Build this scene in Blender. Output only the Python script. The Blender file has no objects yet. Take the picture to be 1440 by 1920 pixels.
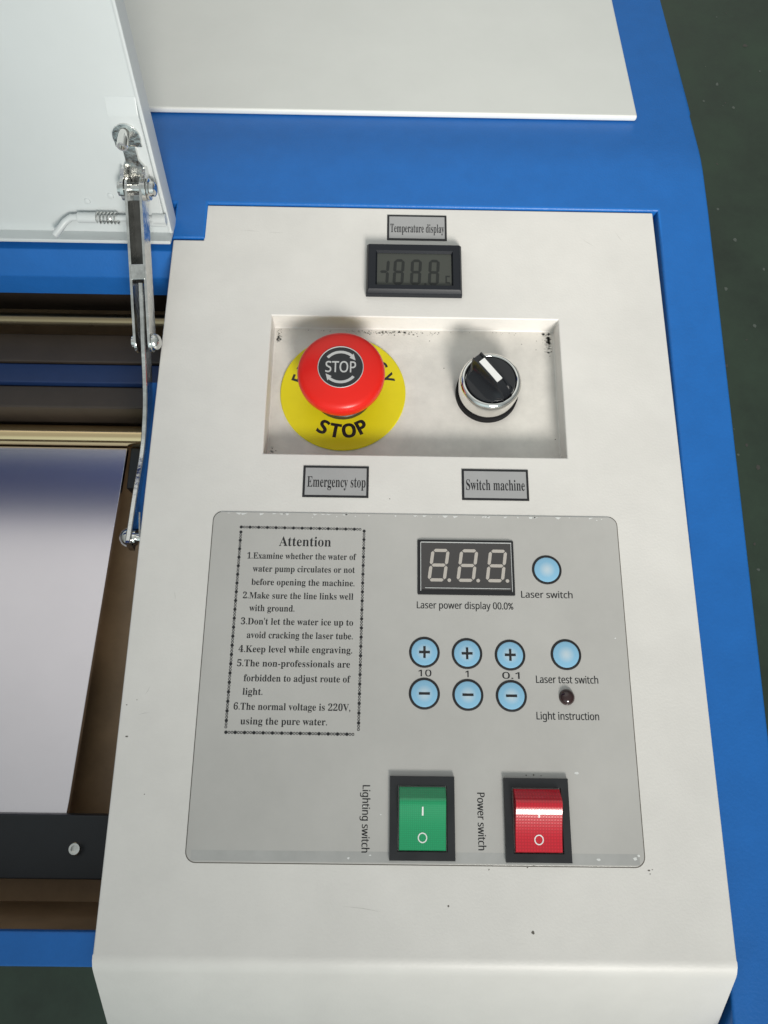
import bpy, bmesh, math, random
from mathutils import Vector, Matrix
random.seed(4)
S = bpy.context.scene
COL = S.collection
MM = 0.001
R = math.radians

# ------------------------------------------------------------------ camera
# lengths below are millimetres: x right, y away, z up from the face of the control panel
cam = bpy.data.cameras.new('camera')
cam.sensor_fit = 'VERTICAL'; cam.sensor_height = 36; cam.lens = 26.25
cam.clip_start = 0.01; cam.clip_end = 60
cam_o = bpy.data.objects.new('camera', cam); COL.objects.link(cam_o)
cam_o.matrix_world = Matrix(((0.99987073, -0.01455256, -0.00683735, 0),
                             (0.01187627, 0.95509319, -0.29606749, 0),
                             (0.01083885, 0.29594801, 0.95514255, 0.31929), (0, 0, 0, 1)))
S.camera = cam_o

# ------------------------------------------------------------------ light
S.view_settings.view_transform = 'Standard'
S.view_settings.look = 'None'
S.view_settings.exposure = 0.13
S.view_settings.gamma = 1
S.view_settings.use_curve_mapping = False
W = bpy.data.worlds.new('World'); S.world = W; W.use_nodes = True
wn = W.node_tree.nodes; wl = W.node_tree.links
wbg = wn['Background']; wbg.inputs['Strength'].default_value = 0.30
tc = wn.new('ShaderNodeTexCoord'); sx = wn.new('ShaderNodeSeparateXYZ'); rp = wn.new('ShaderNodeValToRGB')
wl.new(tc.outputs['Generated'], sx.inputs[0])
mr = wn.new('ShaderNodeMapRange'); mr.inputs[1].default_value = -1; mr.inputs[2].default_value = 1
wl.new(sx.outputs['Z'], mr.inputs[0]); wl.new(mr.outputs[0], rp.inputs[0])
rp.color_ramp.elements[0].color = (0.05, 0.06, 0.05, 1); rp.color_ramp.elements[0].position = 0.40
rp.color_ramp.elements[1].color = (1.30, 1.40, 1.37, 1); rp.color_ramp.elements[1].position = 0.97
e = rp.color_ramp.elements.new(0.56); e.color = (0.42, 0.45, 0.44, 1)
# added brightening low in front, cooler, to light the upright lid
dt = wn.new('ShaderNodeVectorMath'); dt.operation = 'DOT_PRODUCT'; dt.inputs[1].default_value = (-0.08, -0.96, 0.27)
wl.new(tc.outputs['Generated'], dt.inputs[0])
fr_ = wn.new('ShaderNodeMapRange'); fr_.interpolation_type = 'SMOOTHSTEP'; fr_.inputs[1].default_value = 0.62; fr_.inputs[2].default_value = 1.0
wl.new(dt.outputs['Value'], fr_.inputs[0])
ad = wn.new('ShaderNodeMix'); ad.data_type = 'RGBA'; ad.blend_type = 'ADD'; ad.inputs[7].default_value = (1.3, 1.65, 1.7, 1)
wl.new(fr_.outputs[0], ad.inputs[0]); wl.new(rp.outputs[0], ad.inputs[6]); 
# added glow high behind, to lift the shade in the recess
dt2 = wn.new('ShaderNodeVectorMath'); dt2.operation = 'DOT_PRODUCT'; dt2.inputs[1].default_value = (-0.20, 0.66, 0.72)
wl.new(tc.outputs['Generated'], dt2.inputs[0])
fr2 = wn.new('ShaderNodeMapRange'); fr2.interpolation_type = 'SMOOTHSTEP'; fr2.inputs[1].default_value = 0.70; fr2.inputs[2].default_value = 1.0
wl.new(dt2.outputs['Value'], fr2.inputs[0])
ad2 = wn.new('ShaderNodeMix'); ad2.data_type = 'RGBA'; ad2.blend_type = 'ADD'; ad2.inputs[7].default_value = (1.5, 1.46, 1.38, 1)
wl.new(fr2.outputs[0], ad2.inputs[0]); wl.new(ad.outputs[2], ad2.inputs[6]); wl.new(ad2.outputs[2], wbg.inputs['Color'])

def aim(o, p, t):
    o.location = p
    o.rotation_euler = (Vector(t) - Vector(p)).to_track_quat('-Z', 'Y').to_euler()

def spot(name, p, t, power, angle, blend, size, col):
    l = bpy.data.lights.new(name, 'SPOT'); l.energy = power; l.spot_size = R(angle); l.spot_blend = blend
    l.shadow_soft_size = size; l.color = col
    o = bpy.data.objects.new(name, l); COL.objects.link(o); aim(o, p, t); return o

def area(name, p, t, power, sx_, sy_, col):
    l = bpy.data.lights.new(name, 'AREA'); l.shape = 'RECTANGLE'; l.size = sx_; l.size_y = sy_; l.energy = power; l.color = col
    o = bpy.data.objects.new(name, l); COL.objects.link(o); aim(o, p, t); return o

spot('window_light', (0.37, -0.98, 0.80), (0.06, 0.41, 0), 120, 29, 1.0, 0.24, (1.0, 0.955, 0.89))  # front-right key spot; narrow cone shaped to dim the lower left

# ------------------------------------------------------------------ materials
def mat(name, col, rough=0.5, metal=0.0, mottle=0.0, mscale=60.0, bump=0.0, bscale=900.0, coat=0.0, spec=0.5, aniso=None, rvar=0.0):
    m = bpy.data.materials.new(name); m.use_nodes = True
    n = m.node_tree.nodes; l = m.node_tree.links; b = n['Principled BSDF']
    b.inputs['Base Color'].default_value = (*col, 1); b.inputs['Roughness'].default_value = rough
    b.inputs['Metallic'].default_value = metal; b.inputs['Coat Weight'].default_value = coat
    b.inputs['Coat Roughness'].default_value = 0.12
    b.inputs['Specular IOR Level'].default_value = spec
    t = n.new('ShaderNodeTexCoord')
    if mottle or rvar:
        no = n.new('ShaderNodeTexNoise'); no.inputs['Scale'].default_value = mscale; no.inputs['Detail'].default_value = 8
        no.inputs['Roughness'].default_value = 0.65
        l.new(t.outputs['Object'], no.inputs['Vector'])
        if mottle:
            mp = n.new('ShaderNodeMapRange'); mp.inputs[1].default_value = 0.3; mp.inputs[2].default_value = 0.7
            mp.inputs[3].default_value = 1 - mottle; mp.inputs[4].default_value = 1 + mottle * 0.5
            l.new(no.outputs['Fac'], mp.inputs[0])
            mx = n.new('ShaderNodeMix'); mx.data_type = 'RGBA'; mx.blend_type = 'MULTIPLY'; mx.inputs[0].default_value = 1
            mx.inputs[6].default_value = (*col, 1)
            l.new(mp.outputs[0], mx.inputs[7]); l.new(mx.outputs[2], b.inputs['Base Color'])
        if rvar:
            mq = n.new('ShaderNodeMapRange'); mq.inputs[1].default_value = 0.3; mq.inputs[2].default_value = 0.7
            mq.inputs[3].default_value = max(0.02, rough - rvar); mq.inputs[4].default_value = rough + rvar
            l.new(no.outputs['Fac'], mq.inputs[0]); l.new(mq.outputs[0], b.inputs['Roughness'])
    if bump:
        nb = n.new('ShaderNodeTexNoise'); nb.inputs['Scale'].default_value = bscale; nb.inputs['Detail'].default_value = 3
        l.new(t.outputs['Object'], nb.inputs['Vector'])
        bp = n.new('ShaderNodeBump'); bp.inputs['Strength'].default_value = bump; bp.inputs['Distance'].default_value = 0.0003
        l.new(nb.outputs['Fac'], bp.inputs['Height']); l.new(bp.outputs[0], b.inputs['Normal'])
    return m

M = dict(
    panel=mat('panel_paint', (0.74, 0.72, 0.69), 0.42, mottle=0.08, mscale=18, bump=0.22, bscale=900),
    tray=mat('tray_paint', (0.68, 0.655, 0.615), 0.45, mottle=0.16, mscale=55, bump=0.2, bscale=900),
    cover=mat('cover_paint', (0.75, 0.76, 0.73), 0.40, mottle=0.03, mscale=25, bump=0.12, bscale=1100),
    lid=mat('lid_paint', (0.625, 0.66, 0.668), 0.34, mottle=0.03, mscale=20, bump=0.05, bscale=300),
    blue=mat('blue_paint', (0.013, 0.135, 0.46), 0.36, mottle=0.07, mscale=70, bump=0.40, bscale=800, spec=0.32),
    film=mat('grey_film', (0.495, 0.485, 0.465), 0.22, mottle=0.09, mscale=16, bump=0.03, bscale=180, rvar=0.05),
    plate=mat('grey_label', (0.375, 0.375, 0.38), 0.45, mottle=0.05),
    rubber=mat('black_rubber', (0.008, 0.008, 0.009), 0.75, spec=0.2),
    dull=mat('dull_shaft', (0.36, 0.28, 0.17), 0.30, 1.0, rvar=0.05),
    strip=mat('film_strip', (0.43, 0.43, 0.42), 0.14, mottle=0.12, mscale=60),
    ink=mat('black_ink', (0.012, 0.012, 0.014), 0.45),
    black=mat('black_plastic', (0.016, 0.017, 0.020), 0.38, mottle=0.2, bump=0.08, rvar=0.08),
    gloss=mat('dark_glossy_plastic', (0.012, 0.013, 0.016), 0.18),
    meter=mat('meter_plastic', (0.008, 0.010, 0.015), 0.42, bump=0.05, spec=0.35),
    lcd=mat('lcd_glass', (0.060, 0.064, 0.056), 0.3, spec=0.3),
    lcdseg=mat('lcd_segment', (0.020, 0.022, 0.021), 0.3, spec=0.3),
    segwin=mat('display_window', (0.058, 0.054, 0.054), 0.20),
    seg=mat('display_segment', (0.50, 0.46, 0.42), 0.4),
    clear=mat('clear_edge', (0.55, 0.56, 0.56), 0.12),
    yellow=mat('yellow_plastic', (0.74, 0.64, 0.012), 0.42, mottle=0.05, spec=0.25),
    red=mat('red_plastic', (0.74, 0.016, 0.009), 0.30, mottle=0.03, spec=0.4),
    silver=mat('silver_print', (0.50, 0.50, 0.50), 0.35),
    chrome=mat('chrome', (0.86, 0.85, 0.82), 0.07, 1.0, rvar=0.03),
    zinc=mat('zinc_plated_steel', (0.74, 0.74, 0.72), 0.20, 1.0, mottle=0.25, mscale=220, bump=0.4, bscale=500, rvar=0.1),
    brass=mat('polished_shaft', (0.86, 0.66, 0.38), 0.16, 1.0, rvar=0.04),
    brown=mat('brown_bed', (0.42, 0.27, 0.15), 0.42, mottle=0.25, mscale=30),
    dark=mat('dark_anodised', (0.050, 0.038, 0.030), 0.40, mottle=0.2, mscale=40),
    darkblue=mat('shadow_blue_rail', (0.012, 0.035, 0.12), 0.40, mottle=0.1),  # one even dark blue for the cross beam
    bar=mat('black_bar', (0.012, 0.015, 0.020), 0.45, mottle=0.2),
    board=mat('pale_sheet', (0.72, 0.68, 0.72), 0.17, 1.0, mottle=0.03, mscale=20),
    pane=mat('blue_window', (0.006, 0.040, 0.23), 0.9, spec=0.0),  # matte blue of the reflector added to the lid
    steel=mat('dark_steel', (0.11, 0.11, 0.105), 0.45, 0.7, mottle=0.3, mscale=150, bump=0.3),  # dark tone painted for the shade inside the stay's channel
    white=mat('white_plastic', (0.80, 0.80, 0.79), 0.35),
    lamp=mat('lamp_lens', (0.030, 0.010, 0.010), 0.10, coat=0.6),
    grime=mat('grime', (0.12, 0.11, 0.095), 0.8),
    fleck=mat('floor_fleck', (0.17, 0.19, 0.16), 0.6),
    scuff=mat('scuff', (0.50, 0.49, 0.46), 0.6),
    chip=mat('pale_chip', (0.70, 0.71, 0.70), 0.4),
    floor=mat('floor_paint', (0.048, 0.078, 0.048), 0.42, mottle=0.45, mscale=9, bump=0.6, bscale=60, rvar=0.15),
)

def rocker_mat(name, col, period, strength):
    m = mat(name, col, 0.22, coat=0.6)
    n = m.node_tree.nodes; l = m.node_tree.links; b = n['Principled BSDF']
    t = n.new('ShaderNodeTexCoord'); outs = []
    for ax in ('X', 'Y'):
        w = n.new('ShaderNodeTexWave'); w.bands_direction = ax; w.inputs['Scale'].default_value = 1 / (period * MM) / 3.183
        l.new(t.outputs['Object'], w.inputs['Vector']); outs.append(w)
    mx = n.new('ShaderNodeMath'); mx.operation = 'MULTIPLY'
    l.new(outs[0].outputs['Fac'], mx.inputs[0]); l.new(outs[1].outputs['Fac'], mx.inputs[1])
    rr = n.new('ShaderNodeMapRange'); rr.inputs[3].default_value = 1 - strength; rr.inputs[4].default_value = 1 + strength
    l.new(mx.outputs[0], rr.inputs[0])
    c = n.new('ShaderNodeMix'); c.data_type = 'RGBA'; c.blend_type = 'MULTIPLY'; c.inputs[0].default_value = 1
    c.inputs[6].default_value = (*col, 1); l.new(rr.outputs[0], c.inputs[7]); l.new(c.outputs[2], b.inputs['Base Color'])
    bp = n.new('ShaderNodeBump'); bp.inputs['Strength'].default_value = 0.10; bp.inputs['Distance'].default_value = 0.0002
    l.new(mx.outputs[0], bp.inputs['Height']); l.new(bp.outputs[0], b.inputs['Normal'])
    return m
M['green_rocker'] = rocker_mat('green_lens', (0.004, 0.33, 0.125), 0.8, 0.15)
M['red_rocker'] = rocker_mat('red_lens', (0.60, 0.005, 0.022), 1.15, 0.16)

def button_mat():
    m = mat('button_print', (0.28, 0.52, 0.70), 0.30)
    n = m.node_tree.nodes; l = m.node_tree.links; b = n['Principled BSDF']
    t = n.new('ShaderNodeTexCoord'); v = n.new('ShaderNodeVectorMath'); v.operation = 'LENGTH'
    l.new(t.outputs['Object'], v.inputs[0])
    r = n.new('ShaderNodeValToRGB'); d = n.new('ShaderNodeMath'); d.operation = 'DIVIDE'; d.inputs[1].default_value = 6 * MM
    l.new(v.outputs['Value'], d.inputs[0]); l.new(d.outputs[0], r.inputs[0])
    r.color_ramp.elements[0].color = (0.56, 0.66, 0.72, 1); r.color_ramp.elements[0].position = 0.05
    r.color_ramp.elements[1].color = (0.25, 0.50, 0.70, 1); r.color_ramp.elements[1].position = 0.62
    l.new(r.outputs[0], b.inputs['Base Color'])
    return m
M['button'] = button_mat()

# ------------------------------------------------------------------ mesh helpers
class MB:
    """collects shapes in millimetres and links them as one mesh object"""
    def __init__(s): s.v = []; s.f = []; s.mi = []
    def add(s, vs, fs, mi=0):
        k = len(s.v); s.v += [tuple(p) for p in vs]; s.f += [tuple(i + k for i in f) for f in fs]; s.mi += [mi] * len(fs); return s
    def bm(s, b, mi=0):
        b.verts.index_update(); s.add([v.co[:] for v in b.verts], [[v.index for v in f.verts] for f in b.faces], mi); b.free(); return s
    def box(s, x0, x1, y0, y1, z0, z1, bev=0.0, seg=2, mi=0, xf=None):
        b = bmesh.new(); bmesh.ops.create_cube(b, size=1)
        for v in b.verts: v.co = ((x0 + x1) / 2 + v.co.x * (x1 - x0), (y0 + y1) / 2 + v.co.y * (y1 - y0), (z0 + z1) / 2 + v.co.z * (z1 - z0))
        if bev: bmesh.ops.bevel(b, geom=b.edges[:], offset=bev, segments=seg, profile=0.5, affect='EDGES')
        if xf:
            for v in b.verts: v.co = xf(v.co)
        return s.bm(b, mi)
    def prism(s, poly, z0, z1, bev=0.0, seg=2, mi=0, xf=None):
        b = bmesh.new()
        lo = [b.verts.new((x, y, z0)) for x, y in poly]; hi = [b.verts.new((x, y, z1)) for x, y in poly]
        n = len(poly); b.faces.new(hi); b.faces.new(lo[::-1])
        for i in range(n): b.faces.new((lo[i], lo[(i + 1) % n], hi[(i + 1) % n], hi[i]))
        bmesh.ops.recalc_face_normals(b, faces=b.faces[:])
        if bev:
            es = [e for e in b.edges if all(abs(v.co.z - z1) < 1e-6 for v in e.verts)]
            bmesh.ops.bevel(b, geom=es, offset=bev, segments=seg, profile=0.5, affect='EDGES')
        if xf:
            for v in b.verts: v.co = xf(v.co)
        return s.bm(b, mi)
    def lathe(s, prof, c=(0, 0, 0), seg=64, mi=0, axis='Z', sy=1.0):
        vs = []; fs = []
        for r, z in prof:
            for k in range(seg):
                a = 2 * math.pi * k / seg; p = (r * math.cos(a), r * math.sin(a) * sy, z)
                if axis == 'X': p = (p[2], p[0], p[1])
                if axis == 'Y': p = (p[1], p[2], p[0])
                vs.append((p[0] + c[0], p[1] + c[1], p[2] + c[2]))
        for i in range(len(prof) - 1):
            for k in range(seg):
                fs.append((i * seg + k, i * seg + (k + 1) % seg, (i + 1) * seg + (k + 1) % seg, (i + 1) * seg + k))
        if prof[0][0] > 1e-6: fs.append(tuple(range(seg))[::-1])
        if prof[-1][0] > 1e-6: fs.append(tuple((len(prof) - 1) * seg + k for k in range(seg)))
        return s.add(vs, fs, mi)
    def tube(s, pts, r, seg=12, mi=0):
        pts = [Vector(p) for p in pts]; vs = []; fs = []; n = len(pts); up = None
        for i, p in enumerate(pts):
            d = (pts[min(i + 1, n - 1)] - pts[max(i - 1, 0)]).normalized()
            if up is None: up = d.orthogonal().normalized()
            up = (up - d * up.dot(d)).normalized(); q = d.cross(up)
            for k in range(seg):
                a = 2 * math.pi * k / seg; vs.append(p + (up * math.cos(a) + q * math.sin(a)) * r)
        for i in range(n - 1):
            for k in range(seg): fs.append((i * seg + k, i * seg + (k + 1) % seg, (i + 1) * seg + (k + 1) % seg, (i + 1) * seg + k))
        fs.append(tuple(range(seg))[::-1]); fs.append(tuple((n - 1) * seg + k for k in range(seg)))
        return s.add(vs, fs, mi)
    def flat(s, poly, z, mi=0): return s.add([(x, y, z) for x, y in poly], [tuple(range(len(poly)))], mi)
    def build(s, name, mats, parent=None, loc=(0, 0, 0), smooth=35):
        me = bpy.data.meshes.new(name); me.from_pydata([(x * MM, y * MM, z * MM) for x, y, z in s.v], [], s.f)
        for m in (mats if isinstance(mats, (list, tuple)) else [mats]): me.materials.append(m)
        me.polygons.foreach_set('material_index', s.mi)
        b = bmesh.new(); b.from_mesh(me); bmesh.ops.remove_doubles(b, verts=b.verts[:], dist=1e-7)
        bmesh.ops.recalc_face_normals(b, faces=b.faces[:]); b.to_mesh(me); b.free()
        if smooth:
            me.polygons.foreach_set('use_smooth', [True] * len(me.polygons)); me.set_sharp_from_angle(angle=R(smooth))
        me.update()
        o = bpy.data.objects.new(name, me); COL.objects.link(o); o.location = [c * MM for c in loc]
        if smooth:
            wm = o.modifiers.new('weighted_normal', 'WEIGHTED_NORMAL'); wm.keep_sharp = True; wm.weight = 100
        if parent: o.parent = parent
        return o

def ring_poly(cx, cy, r0, r1, a0=0, a1=360, n=40):
    return ([(cx + r1 * math.cos(R(a0 + (a1 - a0) * k / n)), cy + r1 * math.sin(R(a0 + (a1 - a0) * k / n))) for k in range(n + 1)],
            [(cx + r0 * math.cos(R(a0 + (a1 - a0) * k / n)), cy + r0 * math.sin(R(a0 + (a1 - a0) * k / n))) for k in range(n + 1)])
def add_arc(mb, cx, cy, r0, r1, z, a0=0, a1=360, n=40, mi=0):
    o, i = ring_poly(cx, cy, r0, r1, a0, a1, n); m = len(o)
    mb.add([(x, y, z) for x, y in o + i], [(k, k + 1, m + k + 1, m + k) for k in range(m - 1)], mi)
def disc(cx, cy, r, n=24, ry=None): return [(cx + r * math.cos(2 * math.pi * k / n), cy + (ry or r) * math.sin(2 * math.pi * k / n)) for k in range(n)]
def rrect(x0, x1, y0, y1, r, n=6):
    o = []
    for cx, cy, a in ((x1 - r, y1 - r, 0), (x0 + r, y1 - r, 90), (x0 + r, y0 + r, 180), (x1 - r, y0 + r, 270)):
        o += [(cx + r * math.cos(R(a + 90 * k / n)), cy + r * math.sin(R(a + 90 * k / n))) for k in range(n + 1)]
    return o

def serif(t):
    o = ''
    for ch in t:
        if 'A' <= ch <= 'Z': o += chr(0x1D400 + ord(ch) - 65)
        elif 'a' <= ch <= 'z': o += chr(0x1D41A + ord(ch) - 97)
        elif '0' <= ch <= '9': o += chr(0x1D7CE + ord(ch) - 48)
        else: o += ch
    return o
def sans(t):
    o = ''
    for ch in t:
        if 'A' <= ch <= 'Z': o += chr(0x1D5A0 + ord(ch) - 65)
        elif 'a' <= ch <= 'z': o += chr(0x1D5BA + ord(ch) - 97)
        elif '0' <= ch <= '9': o += chr(0x1D7E2 + ord(ch) - 48)
        else: o += ch
    return o
def heavy(t): return ''.join(chr(0x1D5D4 + ord(c) - 65) if 'A' <= c <= 'Z' else c for c in t)
_cap = {}
def glyphs(body, off=0.0):
    c = bpy.data.curves.new('text', 'FONT'); c.body = body; c.offset = off; c.resolution_u = 4
    o = bpy.data.objects.new('text', c); COL.objects.link(o)
    bpy.context.view_layer.update()
    me = bpy.data.meshes.new_from_object(o.evaluated_get(bpy.context.evaluated_depsgraph_get()))
    vs = [v.co[:2] for v in me.vertices]; fs = [tuple(p.vertices) for p in me.polygons]
    bpy.data.objects.remove(o); bpy.data.curves.remove(c); bpy.data.meshes.remove(me)
    return vs, fs
def capheight(fn, ref='H'):
    k = fn.__name__ if fn else ''
    if k not in _cap:
        vs, _ = glyphs(fn(ref) if fn else ref); _cap[k] = max(v[1] for v in vs)
    return _cap[k]
def text(mb, body, x0, x1, y, cap, z, fn=None, off=0.0, rot=0, mi=0):
    """lettering from x0 to x1 on baseline y; rot=-90 reads downward with (x0, y) the start"""
    vs, fs = glyphs(fn(body) if fn else body, off)
    a = min(v[0] for v in vs); b = max(v[0] for v in vs)
    sxx = (x1 - x0) / (b - a); syy = cap / capheight(fn)
    pts = []
    for vx, vy in vs:
        px, py = (vx - a) * sxx, vy * syy
        if rot == -90: pts.append((x0 + py, y - px, z))
        else: pts.append((x0 + px, y + py, z))
    mb.add(pts, fs, mi)
def letter_arc(mb, word, cx, cy, r_base, cap, angles, z, fn, width=0.85, inward=False, off=0.0):
    for ch, ang in zip(word, angles):
        vs, fs = glyphs(fn(ch), off); a = min(v[0] for v in vs); b = max(v[0] for v in vs); k = cap / capheight(fn); mid = (a + b) / 2
        pts = []
        for vx, vy in vs:
            u = (vx - mid) * k * width; w = vy * k
            if inward:   # bottom of the disc: tops of the letters point to the centre
                t = R(ang); rr = r_base - w
                pts.append((cx + rr * math.sin(t) + u * math.cos(t), cy - rr * math.cos(t) + u * math.sin(t), z))
            else:
                t = R(ang); rr = r_base + w
                pts.append((cx + rr * math.sin(t) + u * math.cos(t), cy + rr * math.cos(t) - u * math.sin(t), z))
        mb.add(pts, fs)

def tagp(o, label): o['label'] = label; return o
def clone(o, parent, loc):
    c = o.copy(); COL.objects.link(c); c.parent = parent; c.location = [k * MM for k in loc]
    for ch in o.children:
        d = ch.copy(); COL.objects.link(d); d.parent = c
    return c

# ------------------------------------------------------------------ the setting
fl = MB().box(-4000, 4000, -4000, 4000, -760, -700)
for _ in range(260):
    px_, py_ = random.uniform(450, 1000), random.uniform(-200, 1500); r_ = random.uniform(1.0, 4.5)
    fl.flat([(px_ + r_ * random.uniform(.5, 1.2) * math.cos(k), py_ + r_ * random.uniform(.5, 1.2) * math.sin(k)) for k in (0, 1, 2, 3, 4, 5)], -699.6, random.choice((1, 2)))
f = fl.build('floor', [M['floor'], M['fleck'], M['grime']], smooth=0)
f['kind'] = 'structure'; f['label'] = 'dark green painted workshop floor'

root = bpy.data.objects.new('laser_machine', None); COL.objects.link(root); root.location = (0, 0, 0)
root['label'] = 'blue and off-white laser engraving machine with control panel and raised white lid'
root['category'] = 'machine'

# ------------------------------------------------------------------ blue frame
def frame_z(x, y):
    if y >= 286: t = min(y - 286, 20.0); return 1.2 - 0.167 * (t * t / 40 + max(0, y - 306))
    if y >= 262.5: return 0.8 + 0.4 * (y - 262.5) / 30.5
    if x > 100: return 0.8 - 0.043 * (262.5 - y)
    return 0.8
def boundary_solid(xs, ys, keep, zf, depth, bev, seg=3, mi=0):
    b = bmesh.new(); vv = {}
    def V(i, j):
        if (i, j) not in vv: vv[(i, j)] = b.verts.new((xs[i], ys[j], zf(xs[i], ys[j])))
        return vv[(i, j)]
    for i in range(len(xs) - 1):
        for j in range(len(ys) - 1):
            if keep(i, j): b.faces.new((V(i, j), V(i + 1, j), V(i + 1, j + 1), V(i, j + 1)))
    bd = [e for e in b.edges if len(e.link_faces) == 1]
    ex = bmesh.ops.extrude_edge_only(b, edges=bd)
    for v in [g for g in ex['geom'] if isinstance(g, bmesh.types.BMVert)]: v.co.z -= depth
    b.normal_update(); bmesh.ops.recalc_face_normals(b, faces=b.faces[:])
    b.normal_update()
    es = [e for e in b.edges if len(e.link_faces) == 2 and e.calc_face_angle() > R(50) ]
    es = [e for e in es if not (abs(e.verts[0].co.z - e.verts[1].co.z) > depth * 0.8)]
    bmesh.ops.bevel(b, geom=es, offset=bev, segments=seg, profile=0.5, affect='EDGES')
    return b
xs = [-760, -105.9, -89.4, 140.6, 167.2]; ys = [-150, 20, 130, 241.8, 262.6, 286, 290, 294, 298, 302, 306, 330, 460]
mb = MB()
mb.bm(boundary_solid(xs, ys, lambda i, j: j >= 4 or i == 3 or (i == 1 and j == 3), frame_z, 27, 1.5))
mb.prism([(262.3, -3.0), (236.6, -3.0), (235.6, -3.5), (228.6, -14.2), (228.2, -15.4), (228.2, -30), (262.3, -30)], -760, -106.0, xf=lambda c: Vector((c.z, c.x, c.y)))
mb.box(-760, -98, -84.5, -72.0, -15, -11, 1.0)                 # front beam of the opening
mb.box(-760, -104, -84.3, -82.6, -690, -14.6, 0.3); mb.box(-103, 167, -95, -86, -690, -32, 1)                       # front skirt
mb.box(160, 166.9, -150, 460, -690, -36, 1)                      # right skirt
mb.box(-113.5, -100, 93, 168, -16, -13, 0.6)                    # ledge beside the panel edge
frame = mb.build('frame', M['blue'], root)
tagp(frame, 'blue powder-coated steel frame around the panel')
# rear cover lying on the sloping top
cv = MB(); b = bmesh.new(); bmesh.ops.create_cube(b, size=1)
for v in b.verts:
    x = (-160, 136.0)[v.co.x > 0]; y = (323.2, 450)[v.co.y > 0]; v.co = (x, y, frame_z(0, y) + (4.0 if v.co.z > 0 else 0.3))
bmesh.ops.bevel(b, geom=b.edges[:], offset=1.3, segments=3, profile=0.5, affect='EDGES')
cover = cv.bm(b).build('rear_cover', M['cover'], root)
tagp(cover, 'light grey flat rear cover plate')

# ------------------------------------------------------------------ panel plate with its recess
pm = MB()
xs = [-105.5, -90.2, -53.4, 86.1, 138.3]; ys = [-77.0, 126.4, 198.4, 240.9, 262.0]
b = bmesh.new(); vv = {}
def V(i, j):
    if (i, j) not in vv: vv[(i, j)] = b.verts.new((xs[i], ys[j], 0))
    return vv[(i, j)]
for i in range(4):
    for j in range(4):
        if (i == 0 and j == 3) or (i == 2 and j == 1): continue
        b.faces.new((V(i, j), V(i + 1, j), V(i + 1, j + 1), V(i, j + 1)))
bd = [e for e in b.edges if len(e.link_faces) == 1]
inner = [e for e in bd if all(-54 < v.co.x < 87 and 126 < v.co.y < 199 for v in e.verts)]
front = [e for e in bd if all(v.co.y < -76 for v in e.verts)]
outer = [e for e in bd if e not in inner and e not in front]
ex = bmesh.ops.extrude_edge_only(b, edges=inner); vi = [g for g in ex['geom'] if isinstance(g, bmesh.types.BMVert)]
for v in vi: v.co.z = -11
lo = sorted(vi, key=lambda v: math.atan2(v.co.y - 160, v.co.x - 16)); b.faces.new(lo)
ex = bmesh.ops.extrude_edge_only(b, edges=outer)
for g in ex['geom']:
    if isinstance(g, bmesh.types.BMVert): g.co.z = -14
cur = front
for dy, dz in ((-2.6, -0.35), (-2.4, -1.1), (-2.2, -1.9), (-30, -30), (-1, -30)):
    ex = bmesh.ops.extrude_edge_only(b, edges=cur)
    for g in ex['geom']:
        if isinstance(g, bmesh.types.BMVert): g.co.y += dy; g.co.z += dz
    cur = [g for g in ex['geom'] if isinstance(g, bmesh.types.BMEdge) and len(g.link_faces) == 1 and abs(g.verts[0].co.y - g.verts[1].co.y) < 1e-5]
bmesh.ops.remove_doubles(b, verts=b.verts[:], dist=1e-5)
bmesh.ops.recalc_face_normals(b, faces=b.faces[:]); b.normal_update()
es = [e for e in b.edges if len(e.link_faces) == 2 and e.calc_face_angle() > R(60)]
bmesh.ops.bevel(b, geom=es, offset=0.75, segments=3, profile=0.5, affect='EDGES')
pm.bm(b)
# specks of dirt: irregular flat blobs sitting on the paint
def blob(mb, x, y, z, r, mi, k=None):
    n = 9; ph = random.random() * 6; el = random.uniform(0.5, 1.0)
    mb.flat([(x + r * random.uniform(0.6, 1.15) * math.cos(ph + 2 * math.pi * q / n), y + el * r * random.uniform(0.6, 1.15) * math.sin(ph + 2 * math.pi * q / n)) for q in range(n)], z, mi)
for x, y, r in ((4.8, 105.2, 0.35), (29, -59.5, 0.5), (61.2, -68.3, 0.7), (-101.5, 1.5, 0.6), (-103, 14, 0.35), (-99, 16, 0.3), (-92, -20.5, 0.3), (107.6, -46.2, 0.6), (109.0, -45.9, 0.35), (108.0, -47.4, 0.3), (45, -46.6, 0.3)):
    blob(pm, x, y, 0.02, r, 1)
for _ in range(70):
    blob(pm, random.gauss(6, 10), 197.2 - abs(random.gauss(0, 1.1)), -10.98, random.uniform(0.12, 0.42), 1)
for _ in range(34):
    blob(pm, 84.9 - abs(random.gauss(0, 2.2)), 197.2 - abs(random.gauss(0, 6.5)), -10.98, random.uniform(0.1, 0.4), 1)
for _ in range(40):
    blob(pm, random.uniform(-52, 85), 197.3 - abs(random.gauss(0, 0.6)), -10.98, random.uniform(0.1, 0.28), 1)
for _ in range(28):
    blob(pm, -52 + abs(random.gauss(0, 1.3)), random.choice((129, 195)) + random.gauss(0, 2.0), -10.98, random.uniform(0.12, 0.4), 1)
for _ in range(45): blob(pm, 84.2 - abs(random.gauss(0, 1.5)), 197.0 - abs(random.gauss(0, 5)), -10.985, random.uniform(0.4, 1.1), 3)
for _ in range(45): blob(pm, random.gauss(4, 12), 197.0 - abs(random.gauss(0, 1.0)), -10.985, random.uniform(0.3, 0.9), 3)
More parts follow.
